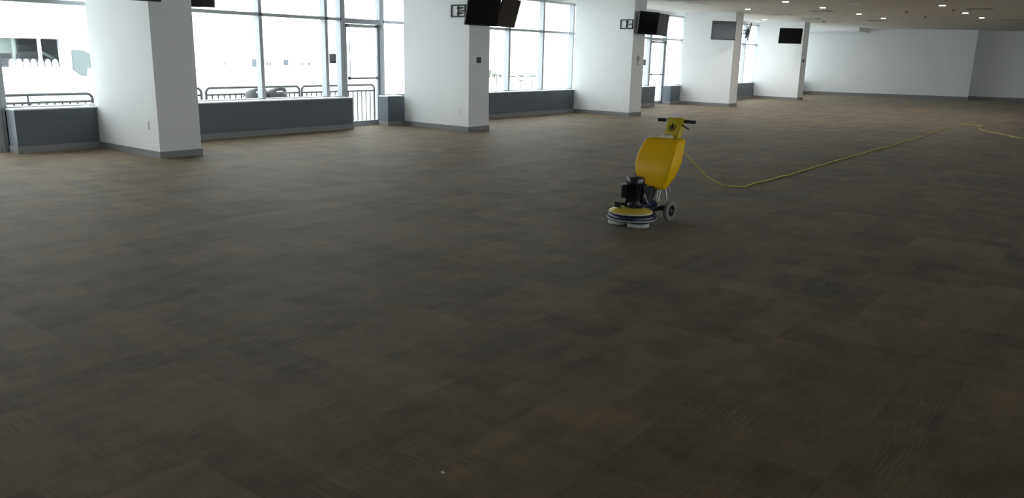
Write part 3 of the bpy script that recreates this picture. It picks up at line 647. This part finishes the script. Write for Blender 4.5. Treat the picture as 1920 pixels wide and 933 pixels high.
# control head
hd = [(.78, -.630, -.705, .082), (.80, -.635, -.715, .084), (.88, -.667, -.755, .086), (.972, -.705, -.785, .086), (.994, -.720, -.785, .080), (1.001, -.735, -.775, .070)]
bm = B(); rings = []
for z, xf, xb, hw in hd:
    rr = .012; ring_ = []
    for cx_, cy_, a0 in ((xf-rr, hw-rr, 0), (xb+rr, hw-rr, 90), (xb+rr, -hw+rr, 180), (xf-rr, -hw+rr, 270)):
        for k in range(5):
            a = math.radians(a0+k*22.5); ring_.append(bm.verts.new((cx_+rr*math.cos(a), cy_+rr*math.sin(a), z)))
    rings.append(ring_)
for r_a, r_b in zip(rings, rings[1:]):
    n = len(r_a)
    for k in range(n): bm.faces.new((r_a[k], r_a[(k+1) % n], r_b[(k+1) % n], r_b[k]))
bm.faces.new(rings[0][::-1]); bm.faces.new(rings[-1])
ctl = link('control_housing', bm, M['paleyel'], R0, smooth=True)
# flame over a U-shaped mark on the front of the housing
def front(z, y, off=.0015): return Vector((-.635-(z-.80)*.407+off, y, z))
bm = B(); prof = [(.0, .046), (.010, .028), (.017, .012), (.016, -.004), (.008, -.014), (-.008, -.014), (-.016, -.004), (-.015, .010), (-.008, .020), (-.006, .034)]
va = [bm.verts.new(front(.905+z, -y-.01, .0005)) for y, z in prof]; vb = [bm.verts.new(front(.905+z, -y-.01, .006)) for y, z in prof]
bm.faces.new(va); bm.faces.new(vb[::-1])
for i in range(len(prof)): j = (i+1) % len(prof); bm.faces.new((va[i], va[j], vb[j], vb[i]))
link('flame_mark', bm, M['black'], ctl)
bm = B(); tube(bm, [front(.925, -.040), front(.885, -.038), front(.876, -.026), front(.876, .008), front(.885, .022), front(.932, .024)], .0045, 6); link('cup_mark', bm, M['black'], ctl)
for s in (1, -1):
    bm = B(); y0 = s*.086; tube(bm, [(-.745, y0*.9, .970), (-.745, s*.210, .970)], .011, 12); hb = link('handle_bar', bm, M['blackmetal'], R0, smooth=True)
    bm = B(); prof = [(0, .212), (.018, .212), (.020, .208), (.018, .203)]+[(.0165+.0012*(k % 2), .202-k*.006) for k in range(15)]+[(.019, .110), (.019, .104), (0, .103)]
    T = Matrix.Translation((-.745, 0, .970)) @ Matrix.Rotation(math.radians(-90*s), 4, 'X'); lathe(bm, prof, 22, T); link('grip', bm, M['black'], hb, smooth=True)
    bm = B()
    if s > 0: tube(bm, [(-.715, .08, .94), (-.70, .10, .93), (-.70, .18, .897)], .007, 8, radii=[.010, .008, .006])
    else: tube(bm, [(-.72, -.085, .955), (-.72, -.09, .925), (-.70, -.07, .90)], .006, 8)
    link('trigger_lever', bm, M['black'], R0, smooth=True)
bm = B(); lathe(bm, [(.018, -.006), (.024, -.006), (.024, .006), (.018, .006), (.018, -.006)], 20, Matrix.Translation((-.745, -.10, .970)) @ Matrix.Rotation(math.radians(90), 4, 'X')); link('cable_clip', bm, M['strut'], R0, smooth=True)

# ------------------------------------------------------------------ cord on the floor
pix = [(1356, 347), (1367, 348.8), (1380, 349.5), (1399, 349.2), (1406, 346), (1414.7, 342.7), (1428, 340), (1442, 336.8), (1456, 332.4), (1469.7, 328.6), (1478, 328.4), (1490, 324), (1509, 318), (1528, 312.4), (1543, 308.5), (1559, 303), (1580, 297.5), (1600, 291.4), (1612, 289.2), (1630, 283), (1648, 278.4), (1662, 275.5), (1677.7, 270.5), (1696.6, 264.3), (1709, 262), (1720.6, 257.8), (1733, 254), (1744.7, 248.8), (1758.5, 244), (1767, 241.6), (1775, 240.5), (1782.5, 238.5), (1793, 234.8), (1810, 233.6), (1826, 234.2), (1841, 235.8), (1836, 239.5), (1841, 243), (1855, 247.2), (1870, 249.6), (1885.6, 252.6), (1910, 258.2), (1925, 259.5), (1990, 268)]
pts = [at(x, y, Z=.008) for x, y in pix]
st = R0.matrix_basis @ Vector((-.70, .03, .80))
st = Vector(st); g = pts[0]
air = [st]
for px_, py_, fr in ((1281, 283.5, .10), (1301, 305, .36), (1323.6, 330, .66), (1340, 339, .84)):
    h = st.lerp(g, fr); q = at(px_, py_, X=h.x); air.append(q)
bm = B(); tube(bm, air+pts, .0075, 8)
tag(link('extension_cord', bm, M['cord'], smooth=True), 'long thin yellow power cord running from the machine across the carpet', 'cord')
# white fleck of lint near the front of the floor
q = at(830, 885, Z=.004); bm = B(); bmesh.ops.create_icosphere(bm, subdivisions=2, radius=.006, matrix=Matrix.Translation(q) @ Matrix.Diagonal((1, 1.4, .6, 1)))
tag(link('lint_speck', bm, M['white']), 'tiny white lint speck on the dark carpet near the bottom edge', 'lint')
